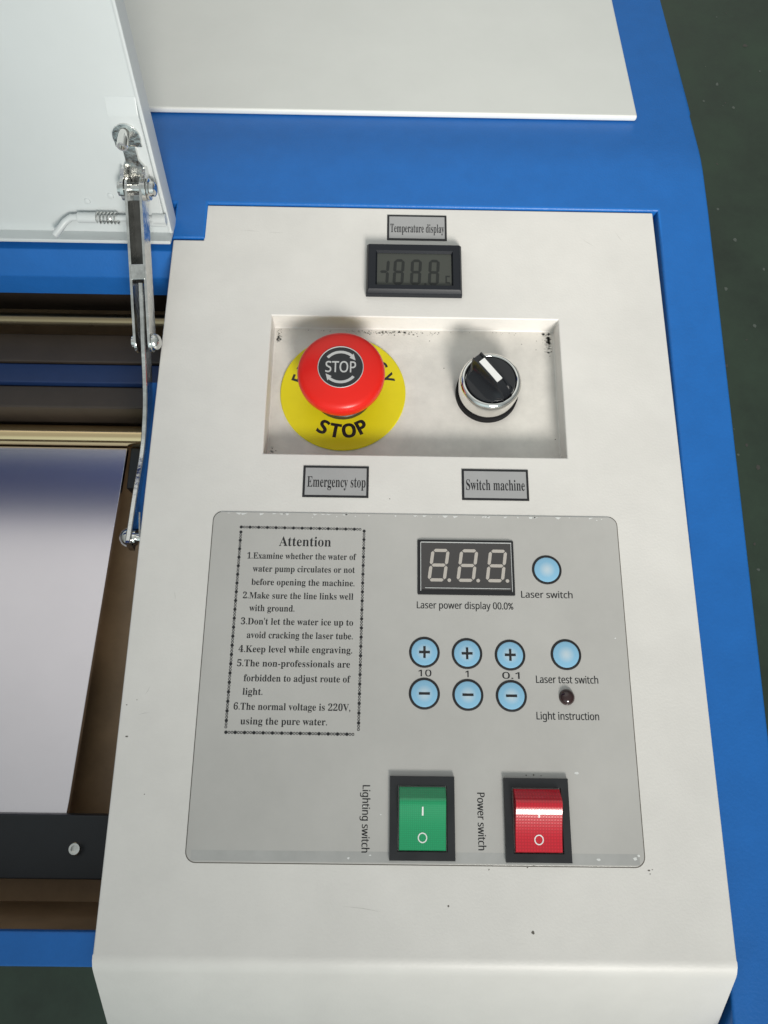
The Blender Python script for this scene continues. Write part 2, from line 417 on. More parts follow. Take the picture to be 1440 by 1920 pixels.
for _ in range(26): blob(pm, -52 + abs(random.gauss(0, 1.2)), random.choice((130, 194)) + random.gauss(0, 3), -10.985, random.uniform(0.4, 1.0), 3)
for x, y in ((1, 178), (24, 192), (70, 191), (77, 188), (31, 177), (84, 140)): blob(pm, x, y, -10.98, 0.35, 1)
# faint scratches and pale rubs
def scratch(mb, x0, y0, x1, y1, w, z, mi):
    dx, dy = x1 - x0, y1 - y0; l = math.hypot(dx, dy); nx, ny = -dy / l * w / 2, dx / l * w / 2; mx_, my_ = (x0 + x1) / 2 + random.uniform(-.4, .4), (y0 + y1) / 2 + random.uniform(-.4, .4)
    mb.add([(x0, y0, z), (mx_ + nx, my_ + ny, z), (x1, y1, z), (mx_ - nx, my_ - ny, z)], [(0, 1, 2, 3)], mi)
for q in ((-72, 247, -62, 246.4), (-58, 246, -50, 246.3), (-98, 10, -93, 11), (-96, 18, -94, 22), (100, 246, 108, 240), (-88, 62, -87, 58), (118, 250, 122, 243), (-12, -60, 4, -62)): scratch(pm, *q, 0.16, 0.02, 3)
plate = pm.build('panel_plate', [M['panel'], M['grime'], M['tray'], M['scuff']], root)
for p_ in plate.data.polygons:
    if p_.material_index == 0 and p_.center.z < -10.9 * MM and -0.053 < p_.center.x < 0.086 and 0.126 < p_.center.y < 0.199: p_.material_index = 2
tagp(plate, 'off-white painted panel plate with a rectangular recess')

# ------------------------------------------------------------------ lid, hinge and stay
TH = R(72); LU = Vector((0, math.cos(TH), math.sin(TH))); LN = Vector((0, -math.sin(TH), math.cos(TH))); L0 = Vector((0, 243.5, 2.5))
def LP(x, t, w): return Vector((x, 0, 0)) + L0 + LU * t + LN * w
def LX(c): return LP(c[0], c[1], c[2])
lm = MB()
lm.box(-760, -105.0, -1, 600, -10, 0, 0.8, xf=LX)
lm.box(-107.0, -105.1, 0, 599, -2, 1.6, 0.7, xf=LX)
lm.box(-760, -105.6, -2.6, -0.6, -6, 7.0, 0.6, xf=LX)
lid = lm.build('lid', M['lid'], root)
tagp(lid, 'white lid standing open at the left')
MB().prism([(4, -1), (65.5, -1), (65.5, 0.1), (59.5, 2.4), (58.0, 2.6), (5, 2.6), (4, 1.8)], -120.4, -107.0, 0.7, xf=lambda c: LP(c.z, c.x, c.y)).build('reinforcing_pad', M['lid'], lid)
MB().box(-720, -112, 120, 600.5, -2, 0.8, 0.4, xf=LX).build('viewing_window', M['pane'], lid)  # unseen blue panel, added to tint the sheet's reflection
h = MB().tube([LP(x, 9.5, 3.6) for x in (-148.5, -139.5)], 2.5, 20)
h.tube([LP(x, 9.5, 3.6) for x in (-139.6, -106)], 1.5, 16)
h.tube([LP(x, 9.5, 3.6) for x in (-112.0, -105.8)], 2.5, 20)
h.build('hinge_tube', M['lid'], lid)
sp = MB(); sp.tube([LP(-139.2 + 10.4 * k / 96, 9.5 + 2.5 * math.sin(2 * math.pi * 6 * k / 96), 3.6 + 2.5 * math.cos(2 * math.pi * 6 * k / 96)) for k in range(97)], 0.42, 8)
sp.build('hinge_spring', M['zinc'], lid)
MB().tube([LP(-149, 9.5, 3.6), LP(-152, 9.5, 3.8), LP(-155, 8, 5), LP(-158, 5.5, 7.5), LP(-160.5, 3.6, 10)], 1.7, 14).build('hinge_hook', M['lid'], lid)
for x, t in ((-131, 19), (-143, 16)): MB().lathe([(1.6, 0), (1.4, 0.5), (0.6, 0.8), (0, 0.85)], seg=18).build('weld_spot', M['lid'], lid).matrix_local = Matrix.Translation(LP(x, t, 0) * MM) @ LN.to_track_quat('Z', 'Y').to_matrix().to_4x4()

# bracket on the pad
br = MB()
half = [(-120.4, 45.2), (-108.6, 45.2)] + [(-114.5 + 6.2 * math.cos(R(a)), 49.2 + 6.4 * math.sin(R(a))) for a in range(-20, 201, 10)]
br.prism(half, 2.0, 3.6, 0.3, xf=LX)
br.prism([(-117.5, 38), (-111.5, 38), (-111.5, 46), (-117.5, 46)], 2.2, 4.4, 0.3, xf=LX)
br.prism([(-119.5, 22), (-109.5, 22), (-109.5, 36), (-111.6, 39.5), (-117.4, 39.5), (-119.5, 36)], 2.2, 4.2, 0.3, xf=LX)
def ear(x0, x1):
    pl = [(2.4, 36), (2.4, 23)] + [(10 + 5.2 * math.cos(R(a)), 29 + 5.2 * math.sin(R(a))) for a in range(-90, 91, 15)] + [(6, 36.5)]
    br.prism(pl, x0, x1, 0.25, xf=lambda c: LP(c.z, c.y, c.x))
ear(-120.2, -118.6); ear(-110.4, -108.8)
bracket = br.build('stay_bracket', M['zinc'], lid)
bl = MB()
pin_c = LP(0, 29, 10)
bl.lathe([(4.6, -108.7), (4.8, -108.2), (4.8, -107.6), (3.4, -107.4), (3.2, -105.6), (2.2, -104.9), (0, -104.8)], (0, pin_c.y, pin_c.z), 28, axis='X')
bl.lathe([(1.8, -121.5), (1.8, -108)], (0, pin_c.y, pin_c.z), 20, axis='X')
bl.lathe([(0, -122.4), (3.2, -122.0), (3.4, -120.4)], (0, pin_c.y, pin_c.z), 24, axis='X')
bl.build('pivot_pin', M['zinc'], lid)
sc = MB(); sc.lathe([(2.5, 0), (2.5, 7.2), (2.2, 7.7), (1.35, 7.7), (1.3, 5.8), (0, 5.8)], seg=28)
so = sc.build('socket_screw', M['chrome'], lid)
so.matrix_local = Matrix.Translation(LP(-115.0, 51.5, 3.4) * MM) @ (LN + LU * -0.35).normalized().to_track_quat('Z', 'Y').to_matrix().to_4x4()

# the folding stay: upper channel, lower curved bar
P1 = Vector((-114.2, pin_c.y, pin_c.z)); P2 = Vector((-111.6, 179.5, 5.5)); P3 = Vector((-113.0, 88.5, -11.5))
ax = (P2 - P1).normalized(); sd = Vector((1, 0, 0)); sd = (sd - ax * sd.dot(ax)).normalized(); nz = sd.cross(ax).normalized()
if nz.z < 0: nz = -nz
LEN = (P2 - P1).length
def AX(c): return P1 + ax * c[1] + sd * c[0] + nz * c[2]
am = MB()
def side(x0, x1, a0, a1, zt, zb):
    n = 6
    pl = [(a0 + (zt - zb) / 2 * (1 - math.sin(R(180 * k / n))) , (zt + zb) / 2 + (zt - zb) / 2 * math.cos(R(180 * k / n))) for k in range(n + 1)]
    pl += [(a1 - (zt - zb) / 2 * (1 - math.sin(R(180 * k / n))), (zt + zb) / 2 - (zt - zb) / 2 * math.cos(R(180 * k / n))) for k in range(n + 1)]
    am.prism(pl, x0, x1, 0.2, xf=lambda c: AX((c.z, c.x, c.y)))
side(-3.9, -2.7, -5, LEN + 5, 4.6, -5.2)
side(2.7, 3.9, -5, LEN + 5, 4.6, -5.2)
am.box(-2.75, 2.75, 4, LEN * 0.60, -4.8, -3.6, mi=1, xf=AX)  # web coloured dark to stand for inner shade
am.box(-3.3, 3.3, LEN * 0.50, LEN * 0.60, 2.6, 4.9, 0.4, xf=AX)
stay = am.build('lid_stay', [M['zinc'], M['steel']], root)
tagp(stay, 'zinc-plated folding stay between lid and frame')
def bez(p, k):
    n = len(p) - 1
    return sum(((math.comb(n, i) * (1 - k) ** (n - i) * k ** i) * Vector(q) for i, q in enumerate(p)), Vector())
path = [AX((0.7, LEN * 0.62, -0.2)), AX((0.6, LEN * 0.8, -0.2)), P2 + Vector((0.3, 0, 0))]
key = [P2 + Vector((0.3, 0, 0)), Vector((-111.3, 163, -3.5)), Vector((-111.7, 149, -10)), Vector((-112, 131, -13.5)), Vector((-112.5, 109, -12)), P3, P3 + Vector((0, -4.5, 0.5))]
for i in range(len(key) - 1):
    p0 = key[max(i - 1, 0)]; p1 = key[i]; p2 = key[i + 1]; p3 = key[min(i + 2, len(key) - 1)]
    for q in range(1, 7):
        t = q / 6; path.append(0.5 * ((2 * p1) + (p2 - p0) * t + (2 * p0 - 5 * p1 + 4 * p2 - p3) * t * t + (3 * p1 - p0 - 3 * p2 + p3) * t ** 3))
ab = MB(); vs = []; fs = []
for i, p in enumerate(path):
    d = (path[min(i + 1, len(path) - 1)] - path[max(i - 1, 0)]).normalized(); w = Vector((1, 0, 0)).cross(d).normalized()
    if w.z < 0: w = -w
    hw = 4.2
    for a, c in ((-1.15, hw - .4), (-0.8, hw), (0.8, hw), (1.15, hw - .4), (1.15, -hw), (-1.15, -hw)): vs.append(p + Vector((a, 0, 0)) + w * c)
for i in range(len(path) - 1):
    for k in range(6): fs.append((i * 6 + k, i * 6 + (k + 1) % 6, (i + 1) * 6 + (k + 1) % 6, (i + 1) * 6 + k))
fs += [tuple(range(6)), tuple((len(path) - 1) * 6 + k for k in range(6))]
ab.add(vs, fs).build('swing_arm', M['zinc'], stay, smooth=40)
rv = MB(); rv.lathe([(4.0, 0), (4.0, 0.8), (3.6, 2.2), (2.6, 3.2), (1.2, 3.8), (0, 3.95)], (P2.x + 4.0, P2.y, P2.z), 28, axis='X')
rv.lathe([(2.6, -5.6), (2.6, -3.8)], (P2.x, P2.y, P2.z), 20, axis='X'); rv.build('joint_rivet', M['zinc'], stay)
rv = MB(); rv.lathe([(0, -5.2), (1.6, -4.9), (3.2, -3.9), (4.2, -2.4), (4.4, -1.2)], (P3.x, P3.y, P3.z), 28, axis='X')
rv.lathe([(3.6, 1.3), (3.6, 2.4), (2.2, 2.4), (2.2, 5)], (P3.x, P3.y, P3.z), 24, axis='X'); rv.build('pivot_rivet', M['chrome'], stay)
MB().tube([(-109.9, 100, -9.5), (-109.2, 95, -9), (-108.4, 88, -9)], 0.45, 8).build('spring_clip', M['zinc'], stay)

# ------------------------------------------------------------------ inside the opening
inside = MB()
inside.box(-760, -100, -82, 300, -106, -100); inside.box(-760, -104, -82.4, -78.0, -100, -15.4)                       # bed
inside.build('machine_bed', M['brown'], root)
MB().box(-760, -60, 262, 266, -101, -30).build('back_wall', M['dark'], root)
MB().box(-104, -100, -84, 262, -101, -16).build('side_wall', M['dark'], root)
def beam(x0, x1, y0, y1, z, m): 
    return MB().box(x0, x1, y0, y1, -99.5, z, 1.2).build('cross_beam', m, root)
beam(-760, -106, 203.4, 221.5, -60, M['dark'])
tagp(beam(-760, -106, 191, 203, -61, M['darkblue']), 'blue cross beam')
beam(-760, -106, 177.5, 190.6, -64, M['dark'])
MB().box(-146, -106, 139, 164, -99.5, -90, 0.5).build('slide_block', M['bar'], root)
g1 = MB().lathe([(3.5, -760), (3.5, -104)], (0, 224.6, -50), 32, axis='X').build('guide_rod', M['dull'], root)
tagp(g1, 'thin dull guide rod under the lid edge')
g2 = MB().lathe([(6.2, -760), (6.2, -108)], (0, 170.0, -87), 48, axis='X').build('guide_rod', M['brass'], root)
tagp(g2, 'thick polished guide rod above the board')
bar = MB().box(-760, -104, -61.5, -33.8, -69.5, -60, 0.8).build('rest_bar', M['bar'], root)
MB().lathe([(2.9, -60), (2.9, -57.6), (2.5, -57.1), (1.6, -57.1), (1.5, -58.8), (0, -58.8)], (-138.3, -48.2, 0), 28).build('cap_screw', M['zinc'], bar)
bd_ = MB().prism([(-600, -52), (-149.6, -50), (-147.6, 163), (-600, 163.4)], -3.0, 0.0, 0.4, xf=lambda c: Vector((c.x, c.y, c.z - 80 - 0.08 * (c.y - 60)))).build('sheet', M['board'], None)
bd_['label'] = 'pale shiny flat sheet lying on the brown machine bed under the thick guide rod'; bd_['category'] = 'sheet'

# ------------------------------------------------------------------ grey control film
fm = MB().prism(rrect(-73.5, 106.2, -45.0, 98.0, 4.0), -0.4, 0.45, 0.25, 3)
for _ in range(18):
    blob(fm, random.uniform(-70, 100), 97.3 - abs(random.gauss(0, 0.8)), 0.47, random.uniform(0.12, 0.45), 1)
for x, y, r in ((81.5, -10.5, 0.9), (-10, -43, 0.6), (-1.5, -41.8, 0.5), (88, -42.5, 0.9), (102.5, -42, 0.9), (104, -41, 0.6), (-4.2, -24, 0.35), (101.5, 44, 0.4), (2.5, -27, 0.4)):
    blob(fm, x, y, 0.47, r, 1)
for x, y, r in ((60, -45.5, 0.35), (61, -11.6, 0.3), (64, -11.5, 0.4), (67, -11.7, 0.3), (62.5, -45.0, 0.4)): blob(fm, x, y, 0.48, r, 2)
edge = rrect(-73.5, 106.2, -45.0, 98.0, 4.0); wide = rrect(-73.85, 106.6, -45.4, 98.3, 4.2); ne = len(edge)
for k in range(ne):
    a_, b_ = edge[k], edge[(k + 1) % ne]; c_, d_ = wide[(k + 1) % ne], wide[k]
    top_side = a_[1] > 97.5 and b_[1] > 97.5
    fm.add([(*a_, 0.06), (*b_, 0.06), (*c_, 0.05), (*d_, 0.05)], [(0, 1, 2, 3)], 1 if top_side else 2)  # top edge a painted highlight line, other sides a thin dark line
for _ in range(26):
    x = random.uniform(-68, 100); fm.flat([(x + k * random.uniform(.4, 1.6), 97.6 - random.uniform(0, 0.25) - (0 if j else random.uniform(.2, 1.0))) for k, j in ((-1, 1), (-.6, 0), (.2, 0), (1, 1))], 0.472, 1)
fm.flat([(-71.5, -44.4), (104.2, -44.4), (104.2, -40.4), (-71.5, -40.6)], 0.458, 3)
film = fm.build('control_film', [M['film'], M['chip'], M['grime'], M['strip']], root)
tagp(film, 'silver-grey printed control film with rounded corners')
ZI = 0.50
at = MB()
text(at, 'Attention', -43.8, -20.9, 82.5, 4.3, ZI, serif, -0.002)
LINES = [('1.Examine whether the water of', -57.4, -9.6, 76.6), ('water pump circulates or not', -54.6, -10.1, 70.8),
         ('before opening the machine.', -54.8, -10.1, 64.9), ('2.Make sure the line links well', -58.1, -10.5, 59.0),
         ('with ground.', -55.0, -35.6, 53.5), ("3.Don't let the water ice up to", -58.2, -10.3, 47.8),
         ('avoid cracking the laser tube.', -55.3, -10.3, 42.0), ('4.Keep level while engraving.', -58.4, -10.4, 36.1),
         ('5.The non-professionals are', -58.6, -11.2, 30.2), ('forbidden to adjust route of', -55.4, -10.8, 24.1),
         ('light.', -55.5, -47.2, 18.6), ('6.The normal voltage is 220V,', -58.8, -10.6, 12.6), ('using the pure water.', -55.6, -20.0, 6.8)]
for t, x0, x1, y in LINES: text(at, t, x0, x1, y, 2.75, ZI, serif, 0.001)
at.build('attention_notice', M['ink'], film, smooth=0)
bo = MB()
def bead_line(x0, y0, x1, y1, n):
    for k in range(n):
        for q in range(3):
            t = (k + (0.0, 0.34, 0.66)[q]) / n; x = x0 + (x1 - x0) * t; y = y0 + (y1 - y0) * t
            if q == 0: bo.flat(disc(x, y, 0.70, 14), ZI)
            else: add_arc(bo, x, y, 0.30, 0.58, ZI + 0.004 * q, n=12)
bead_line(-60.9, 90.9, -6.9, 90.6, 14); bead_line(-6.4, 89.8, -7.1, 4.0, 22)
bead_line(-60.9, 88.6, -61.4, 4.4, 22); bead_line(-61.2, 3.6, -8.0, 3.4, 14)
bo.build('notice_border', M['ink'], film, smooth=0)
def caption(t, x0, x1, y, cap, rot=0, off=0.0):
    m_ = MB(); text(m_, t, x0, x1 - 0.1, y, cap, ZI, sans, off, rot); sh = 0 if rot else 0.13; text(m_, t, x0 + sh, x1 - 0.1 + sh, y - (0.13 if rot else 0), cap, ZI + 0.004, sans, off, rot); return m_.build('caption', M['ink'], film, smooth=0)
caption('Laser power display 00.0%', 16.9, 58.5, 55.7, 2.95)
caption('Laser switch', 62.1, 84.4, 60.95, 2.9)
caption('Laser test switch', 66.8, 92.9, 24.95, 3.0)
caption('Light instruction', 66.3, 92.2, 10.2, 3.0)
caption('10', 17.5, 23.0, 27.05, 2.7, off=0)
caption('1', 37.2, 38.6, 26.9, 2.7, off=0)
caption('0.1', 52.7, 60.0, 26.5, 2.7, off=0)
caption('Lighting switch', -4.9, -4.9 + 24.8, -16.1, 3.0, -90)
caption('Power switch', 41.0, 41.0 + 21.2, -18.4, 3.0, -90)

# ------------------------------------------------------------------ power display
pd = MB(); pd.prism(rrect(17.2, 59.5, 61.7, 86.2, 0.5), 0.3, 1.0, 0.2)
power = pd.build('power_display', M['ink'], root); tagp(power, 'black three-digit power display with pale segments')
wd = MB(); wd.box(18.7, 58.2, 63.9, 84.9, 0.6, 1.6, 0.35); wd.build('window', M['segwin'], power)
ed = MB(); ed.box(18.6, 58.4, 84.7, 85.1, 1.2, 1.9, 0.12); ed.box(18.4, 18.75, 63.2, 84.8, 1.2, 1.8, 0.1); ed.box(58.1, 58.4, 63.2, 84.8, 1.2, 1.7, 0.1); ed.box(20.4, 57.4, 64.35, 64.65, 1.2, 1.8, 0.1)
ed.build('window_edge', M['clear'], power)
def seven(mb, cx, cy, w, h, th, sl, z, which='abcdefg', gap=0.16):
    hw = w / 2; hh = h / 2
    def hseg(y):
        a = -hw + th * .5 + gap; b_ = -a; k = th / 2
        return [(a, y), (a + k, y + k), (b_ - k, y + k), (b_, y), (b_ - k, y - k), (a + k, y - k)]
    def vseg(x, y0, y1):
        k = th / 2; y0 += gap; y1 -= gap
        return [(x, y0), (x - k, y0 + k), (x - k, y1 - k), (x, y1), (x + k, y1 - k), (x + k, y0 + k)]
    sg = dict(a=hseg(hh - th / 2), g=hseg(0), d=hseg(-hh + th / 2), f=vseg(-hw + th / 2, 0, hh - th / 2), b=vseg(hw - th / 2, 0, hh - th / 2),
              e=vseg(-hw + th / 2, -hh + th / 2, 0), c=vseg(hw - th / 2, -hh + th / 2, 0))
    for k in which: mb.flat([(cx + x + sl * y, cy + y, z) [:2] for x, y in sg[k]], z)
for cx in (26.4, 38.95, 51.65):
    dg = MB(); seven(dg, cx, 74.6, 8.0, 14.6, 1.4, 0.14, 1.66, gap=0.26); dg.flat(disc(cx + 4.55, 67.95, 0.8, 16), 1.66)
    dg.build('digit', M['seg'], power, smooth=0)

# ------------------------------------------------------------------ membrane push buttons and indicator lamp
pb = MB(); pb.lathe([(5.5, 0.0), (5.45, 0.28), (4.8, 0.5), (2.5, 0.68), (0, 0.75)], seg=48)
btn = pb.build('push_button', M['button'], root, (20.1, 37.0, 0.45))
tagp(btn, 'pale blue plus button above 10')
rg = MB(); rg.lathe([(6.5, -0.2), (6.5, 0.1), (6.3, 0.24), (5.5, 0.27), (5.4, 0.1)], seg=48); rim = rg.build('rim', M['ink'], btn)
mk = MB(); mk.box(-2.3, 2.3, -0.5, 0.5, 0.5, 0.82); mk.box(-0.5, 0.5, -2.45, -0.5, 0.5, 0.82); mk.box(-0.5, 0.5, 0.5, 2.45, 0.5, 0.82); mk.build('plus_mark', M['ink'], btn, smooth=0)
for x, y, l in ((38.1, 36.7, 'pale blue plus button above 1'), (56.3, 36.3, 'pale blue plus button above 0.1')): tagp(clone(btn, root, (x, y, 0.45)), l)
plain = MB(); plain.lathe([(5.5, 0.0), (5.45, 0.28), (4.8, 0.5), (2.5, 0.68), (0, 0.75)], seg=48)
mn = plain.build('push_button', M['button'], root, (20.0, 20.0, 0.45)); tagp(mn, 'pale blue minus button below 10')
r2 = rim.copy(); COL.objects.link(r2); r2.parent = mn
mk = MB(); mk.box(-2.3, 2.3, -0.5, 0.5, 0.5, 0.82); mk.build('minus_mark', M['ink'], mn, smooth=0)
for x, y, l in ((38.1, 19.7, 'pale blue minus button below 1'), (56.2, 19.5, 'pale blue minus button below 0.1')): tagp(clone(mn, root, (x, y, 0.45)), l)
for x, y, l in ((73.8, 73.4, 'plain pale blue laser switch button'), (80.0, 36.8, 'plain pale blue laser test button')):
    p_ = mn.copy(); COL.objects.link(p_); p_.parent = root; p_.location = (x * MM, y * MM, 0.45 * MM); tagp(p_, l)
    r3 = rim.copy(); COL.objects.link(r3); r3.parent = p_
il = MB(); il.lathe([(3.3, 0.2), (3.3, 0.6), (3.0, 1.5), (2.3, 2.3), (1.2, 2.8), (0, 2.95)], (79.3, 19.3, 0), 40)
tagp(il.build('indicator_lamp', M['lamp'], root), 'unlit dark red indicator lamp')

# ------------------------------------------------------------------ rocker switches
def rocker(cx, cy, lens, label, tip, convex=False):
    fr = MB(); x0, x1, y0, y1 = -12.9, 12.9, -15.55, 15.55; ix0, ix1, iy0, iy1 = -9.75, 9.75, -12.2, 12.0
    zt = 2.1
    for a in ((x0, x1, iy1, y1), (x0, x1, y0, iy0), (x0, ix0, iy0, iy1), (ix1, x1, iy0, iy1)): pass
    b = bmesh.new()
    o = [b.verts.new(p) for p in ((x0, y0, zt), (x1, y0, zt), (x1, y1, zt), (x0, y1, zt))]
    i_ = [b.verts.new(p) for p in ((ix0, iy0, zt), (ix1, iy0, zt), (ix1, iy1, zt), (ix0, iy1, zt))]
    for k in range(4): b.faces.new((o[k], o[(k + 1) % 4], i_[(k + 1) % 4], i_[k]))
    lo = [b.verts.new((v.co.x, v.co.y, 0.3)) for v in o]; li = [b.verts.new((v.co.x, v.co.y, -2)) for v in i_]
    for k in range(4):
        b.faces.new((lo[k], lo[(k + 1) % 4], o[(k + 1) % 4], o[k])); b.faces.new((i_[k], i_[(k + 1) % 4], li[(k + 1) % 4], li[k]))
    b.faces.new(li); bmesh.ops.recalc_face_normals(b, faces=b.faces[:]); b.normal_update()
    es = [e for e in b.edges if len(e.link_faces) == 2 and e.calc_face_angle() > 0.5 and (e.verts[0].co.z > 1 and e.verts[1].co.z > 1)]
    bmesh.ops.bevel(b, geom=es, offset=0.35, segments=2, profile=0.5, affect='EDGES')
    fr.bm(b)
    sw = fr.build('rocker_switch', M['black'], root, (cx, cy, 0.15)); tagp(sw, label)
    # lens: profile in y,z swept across x
    pr = [(11.6, -1.0), (11.5, 2.4), (10.8, 3.0)] + [(8.3, tip - 0.75), (7.8, tip - 0.28), (7.2, tip + 0.02), (6.5, tip + 0.12), (5.8, tip + 0.08), (5.0, tip - 0.10)]
    yb, zb = -11.6, 2.4; ys_, zs_ = 5.0, tip - 0.10
    if convex: pr += [(4.3, tip - 0.36), (3.5, tip - 0.70), (2.7, tip - 1.05), (2.0, tip - 1.33)]; ys_, zs_ = 2.0, tip - 1.33
    for k in range(1, 11):
        t = k / 10; y = ys_ + (yb - ys_) * t; z = zs_ + (zb - zs_) * t - 0.5 * math.sin(math.pi * t) * 1.0
        pr.append((y, z))
    pr += [(-11.9, 1.6), (-11.9, -1.0)]
    hw = 9.25; ln = MB(); vs = []; fs = []; n = len(pr)
    for x, ins in ((-hw, 0.0), (-hw + 0.15, 0), (hw - 0.15, 0), (hw, 0.0)):
        for y, z in pr: vs.append((x, y, z - (0.25 if abs(x) == hw and z > 0 else 0)))
    for q in range(3):
        for k in range(n - 1): fs.append((q * n + k, q * n + k + 1, (q + 1) * n + k + 1, (q + 1) * n + k))
    fs += [tuple(range(n)), tuple(3 * n + k for k in range(n))]
    ln.add(vs, fs).build('rocker', lens, sw, smooth=40)
    def zs(y):
        for (ya, za), (yb_, zb_) in zip(pr, pr[1:]):
            if yb_ <= y <= ya and ya != yb_: return za + (zb_ - za) * (y - ya) / (yb_ - ya)
        return 3
    mk = MB()
    st = [(-0.32, 0.32, 4.4 - 3.3 * k / 4, 4.4 - 3.3 * (k + 1) / 4) for k in range(4)]
    for xa, xb, ya, yb2 in st: mk.add([(xa, ya, zs(ya) + .06), (xb, ya, zs(ya) + .06), (xb, yb2, zs(yb2) + .06), (xa, yb2, zs(yb2) + .06)], [(0, 1, 2, 3)])
    n2 = 28; cyy = -7.1; pts = []
    for rr in (1.95, 1.5):
        for k in range(n2):
            a = 2 * math.pi * k / n2; y = cyy + rr * math.sin(a); pts.append((rr * math.cos(a) * 0.95, y, zs(y) + .06))
    mk.add(pts, [(k, (k + 1) % n2, n2 + (k + 1) % n2, n2 + k) for k in range(n2)])
    mk.build('on_off_marks', M['white'], sw, smooth=0)
rocker(18.9, -27.95, M['green_rocker'], 'black-framed green rocker switch', 5.4)
rocker(64.5, -28.2, M['red_rocker'], 'black-framed red rocker switch', 6.6, True)

# ------------------------------------------------------------------ name plates
def name_plate(x0, x1, y0, y1, word, tx0, tx1, ty, cap, label):
    m_ = MB().box(x0, x1, y0, y1, 0.0, 0.35, 0.1)
    p = m_.build('name_plate', M['ink'], root); tagp(p, label)
    w = 1.05; MB().flat([(x0 + w, y0 + w), (x1 - w, y0 + w), (x1 - w, y1 - w), (x0 + w, y1 - w)], 0.37).build('face', M['plate'], p, smooth=0)
    t = MB(); text(t, word, tx0, tx1, ty, cap, 0.40, serif, 0.0); t.build('lettering', M['ink'], p, smooth=0)
name_plate(2.1, 32.3, 242.6, 257.7, 'Temperature display', 3.7, 31.0, 247.2, 5.0, 'grey Temperature display plate with black border')
name_plate(-34.6, -4.8, 105.4, 120.5, 'Emergency stop', -32.6, -6.2, 110.3, 5.0, 'grey Emergency stop plate with black border')
name_plate(37.4, 67.7, 105.1, 120.0, 'Switch machine', 39.3, 65.9, 109.9, 5.0, 'grey Switch machine plate with black border')

# ------------------------------------------------------------------ temperature meter
tm = MB()
b = bmesh.new(); o = [(-7.9, 209.6), (39.2, 209.6), (39.2, 237.6), (-7.9, 237.6)]; z1 = 5.0
i2 = [(-6.9, 211.2), (38.1, 211.2), (38.1, 236.6), (-6.9, 236.6)]; w1 = [(-3.4, 213.3), (34.7, 213.3), (34.7, 233.0), (-3.4, 233.0)]; w2 = [(-2.6, 214.0), (34.0, 214.0), (34.0, 232.2), (-2.6, 232.2)]
rings = [[b.verts.new((x, y, z)) for x, y in p] for p, z in ((o, 0.0), (o, 2.8), (i2, z1), (w1, z1), (w2, z1 - 1.4))]
for a_, c_ in zip(rings, rings[1:]):
    for k in range(4): b.faces.new((a_[k], a_[(k + 1) % 4], c_[(k + 1) % 4], c_[k]))
b.faces.new(rings[0][::-1])
bmesh.ops.recalc_face_normals(b, faces=b.faces[:])
es = [e for e in b.edges if all(v in rings[1] or v in rings[2] for v in e.verts)]
bmesh.ops.bevel(b, geom=es, offset=0.5, segments=2, profile=0.5, affect='EDGES')
tm.bm(b); meter = tm.build('temperature_meter', M['meter'], root); tagp(meter, 'black panel meter with dim unlit liquid crystal window')
MB().flat(w2, 3.5).build('screen', M['lcd'], meter, smooth=0)
dg = MB()
for cx in (8.0, 16.5, 25.3): seven(dg, cx, 221.6, 5.4, 14.6, 1.5, 0.05, 3.56, gap=0.05)
seven(dg, 0.6, 221.6, 5.4, 14.6, 1.5, 0.05, 3.56, 'bcg'); dg.flat(disc(21.1, 214.9, 0.6, 10), 3.56)
dg.add([(31.0, 215.5, 3.56), (31.7, 215.5, 3.56), (31.7, 219.8, 3.56), (31.0, 219.8, 3.56)], [(0, 1, 2, 3)]); dg.add([(31.75, 219.1, 3.56), (33.2, 219.1, 3.56), (33.2, 219.8, 3.56), (31.75, 219.8, 3.56)], [(0, 1, 2, 3)]); dg.add([(31.75, 215.5, 3.56), (33.2, 215.5, 3.56), (33.2, 216.2, 3.56), (31.75, 216.2, 3.56)], [(0, 1, 2, 3)])
dg.build('digits', M['lcdseg'], meter, smooth=0)

# ------------------------------------------------------------------ emergency stop
EX, EY = -18.3, 162.7
cp = MB(); cp.lathe([(11, 3.0), (17.8, 3.6), (19.3, 4.6), (20.0, 6.4), (20.2, 8.4), (20.15, 10.2), (19.7, 11.7), (18.8, 12.8), (17.2, 13.6), (14.0, 14.6), (10.9, 15.35), (10.5, 15.5), (10.3, 15.1), (0, 15.1)], (EX, EY, 0), 96)
es_ = cp.build('emergency_stop_button', M['red'], root, smooth=50); tagp(es_, 'red mushroom emergency stop button over a yellow disc')
yl = MB(); yl.lathe([(9, -10.9), (30.2, -10.9), (30.4, -10.3), (30.0, -9.9), (9, -9.9)], (EX, EY, 0), 128); yl.build('legend_disc', M['yellow'], es_)
nk = MB(); nk.lathe([(14.6, -9.8), (14.6, -7.0), (13.6, -6.2), (12.6, -6.0), (12.6, 3.2)], (EX, EY, 0), 64); nk.build('collar', M['black'], es_)
lt = MB(); letter_arc(lt, 'STOP', EX, EY, 24.0, 7.0, (-25.5, -8.6, 9.6, 27.5), -9.84, heavy, 0.98, True, 0.012)
letter_arc(lt, 'EMERGENCY', EX, EY, 19.4, 6.6, [-73 + 17.9 * k for k in range(9)], -9.84, heavy, 0.9)
lt.build('disc_lettering', M['ink'], es_, smooth=0)
bg = MB(); bg.lathe([(10.1, 15.0), (10.1, 15.4), (0, 15.4)], (EX, EY, 0), 72); bg.build('badge', [M['black']], es_)
rr_ = MB(); rr_.lathe([(10.5, 15.2), (10.45, 15.6), (10.3, 15.75), (10.1, 15.65), (10.05, 15.35)], (EX, EY, 0), 72); rr_.build('badge_ring', M['silver'], es_)
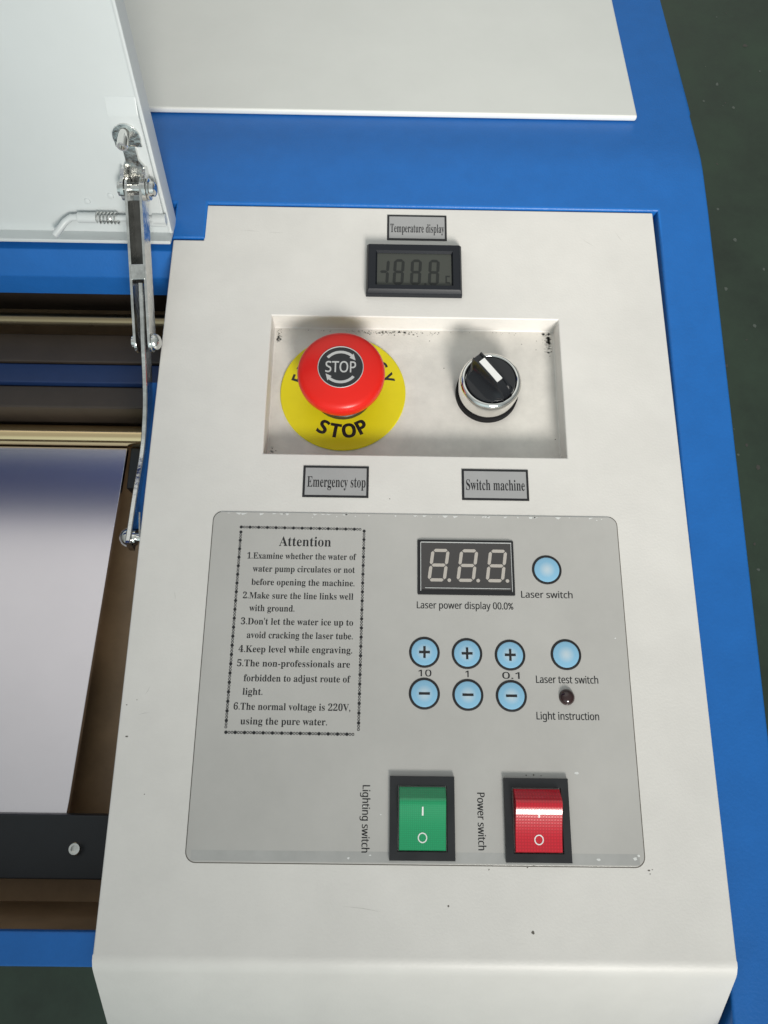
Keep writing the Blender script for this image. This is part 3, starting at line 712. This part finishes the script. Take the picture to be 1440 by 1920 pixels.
bt = MB(); text(bt, 'STOP', EX - 6.9, EX + 7.0, EY - 2.6, 5.4, 15.46, sans, 0.012)
for a0 in (142, -38):
    add_arc(bt, EX, EY, 6.9, 8.2, 15.46, a0, a0 - 92, 20)
    e1 = R(a0 - 92); hd = [(8.95, e1), (6.1, e1), (7.5, e1 - R(23))]
    bt.flat([(EX + r * math.cos(a), EY + r * math.sin(a)) for r, a in hd], 15.465)
bt.build('badge_marks', M['silver'], es_, smooth=0)

# ------------------------------------------------------------------ selector switch
KX, KY = 51.5, 163.2
kn = MB(); kn.lathe([(11.6, 1.0), (11.6, 4.6), (11.3, 5.1), (0, 5.1)], (KX, KY, 0), 72)
pd_ = Vector((-0.64, 0.768, 0)); qd = Vector((0.768, 0.64, 0))     # along the pointer, and across it
def KP(a, c, z): return Vector((KX, KY, 0)) + pd_ * a + qd * c + Vector((0, 0, z))
sec = [(11.3, 11.7), (8, 12.0), (0, 11.9), (-6, 11.0), (-9.5, 9.4), (-11.6, 6.8)]
vs = []; fs = []
for a, zt in sec:
    lim = math.sqrt(max(7.5, 11.6 ** 2 - min(abs(a), 11.4) ** 2))
    base = min(8.6, lim); prof = [(-base, 5.0), (-min(base, 5.6), 5.0 + (zt - 5) * 0.26), (-min(base, 3.7), 5.0 + (zt - 5) * 0.60), (-2.65, zt), (-1.75, zt), (-1.75, zt - 0.8), (1.75, zt - 0.8), (1.75, zt), (2.65, zt), (min(base, 2.9), 5.0 + (zt - 5) * 0.62), (min(base, 3.6), 5.0 + (zt - 5) * 0.30), (min(base, 5.0), 5.0)]
    for c, z in prof: vs.append(KP(a, c, z))
n = 12
for i in range(len(sec) - 1):
    for k in range(n): fs.append((i * n + k, i * n + (k + 1) % n, (i + 1) * n + (k + 1) % n, (i + 1) * n + k))
fs += [tuple(range(n)), tuple((len(sec) - 1) * n + k for k in range(n))]
kn.add(vs, fs)
ks = kn.build('selector_switch', M['gloss'], root, smooth=28); tagp(ks, 'black rotary selector knob with white pointer in a chrome bezel')
wi = MB(); wi.add([KP(a, c, z) for a, c, z in ((8.0, -1.6, 11.2), (8.0, 1.6, 11.2), (-4.6, 1.6, 10.2), (-4.6, -1.6, 10.2), (8.0, -1.6, 12.1), (8.0, 1.6, 12.1), (-4.6, 1.6, 11.25), (-4.6, -1.6, 11.25))],
    [(0, 1, 2, 3), (4, 5, 6, 7), (0, 1, 5, 4), (1, 2, 6, 5), (2, 3, 7, 6), (3, 0, 4, 7)]); wi.build('pointer', M['white'], ks, smooth=0)
cz = MB(); cz.lathe([(14.3, -8.0), (14.4, -6.5), (14.6, -1.0), (14.7, 1.6), (14.5, 3.0), (13.9, 4.1), (13.1, 4.7), (12.4, 4.7), (11.9, 4.2), (11.75, 3.0), (11.7, 1.0)], (KX, KY, 0), 96); cz.build('bezel', M['chrome'], ks, smooth=60)
gs = MB(); gs.lathe([(15.1, -11.0), (15.1, -7.8), (14.8, -7.4), (13, -7.4)], (KX, KY, 0), 72); gs.build('gasket', M['rubber'], ks)
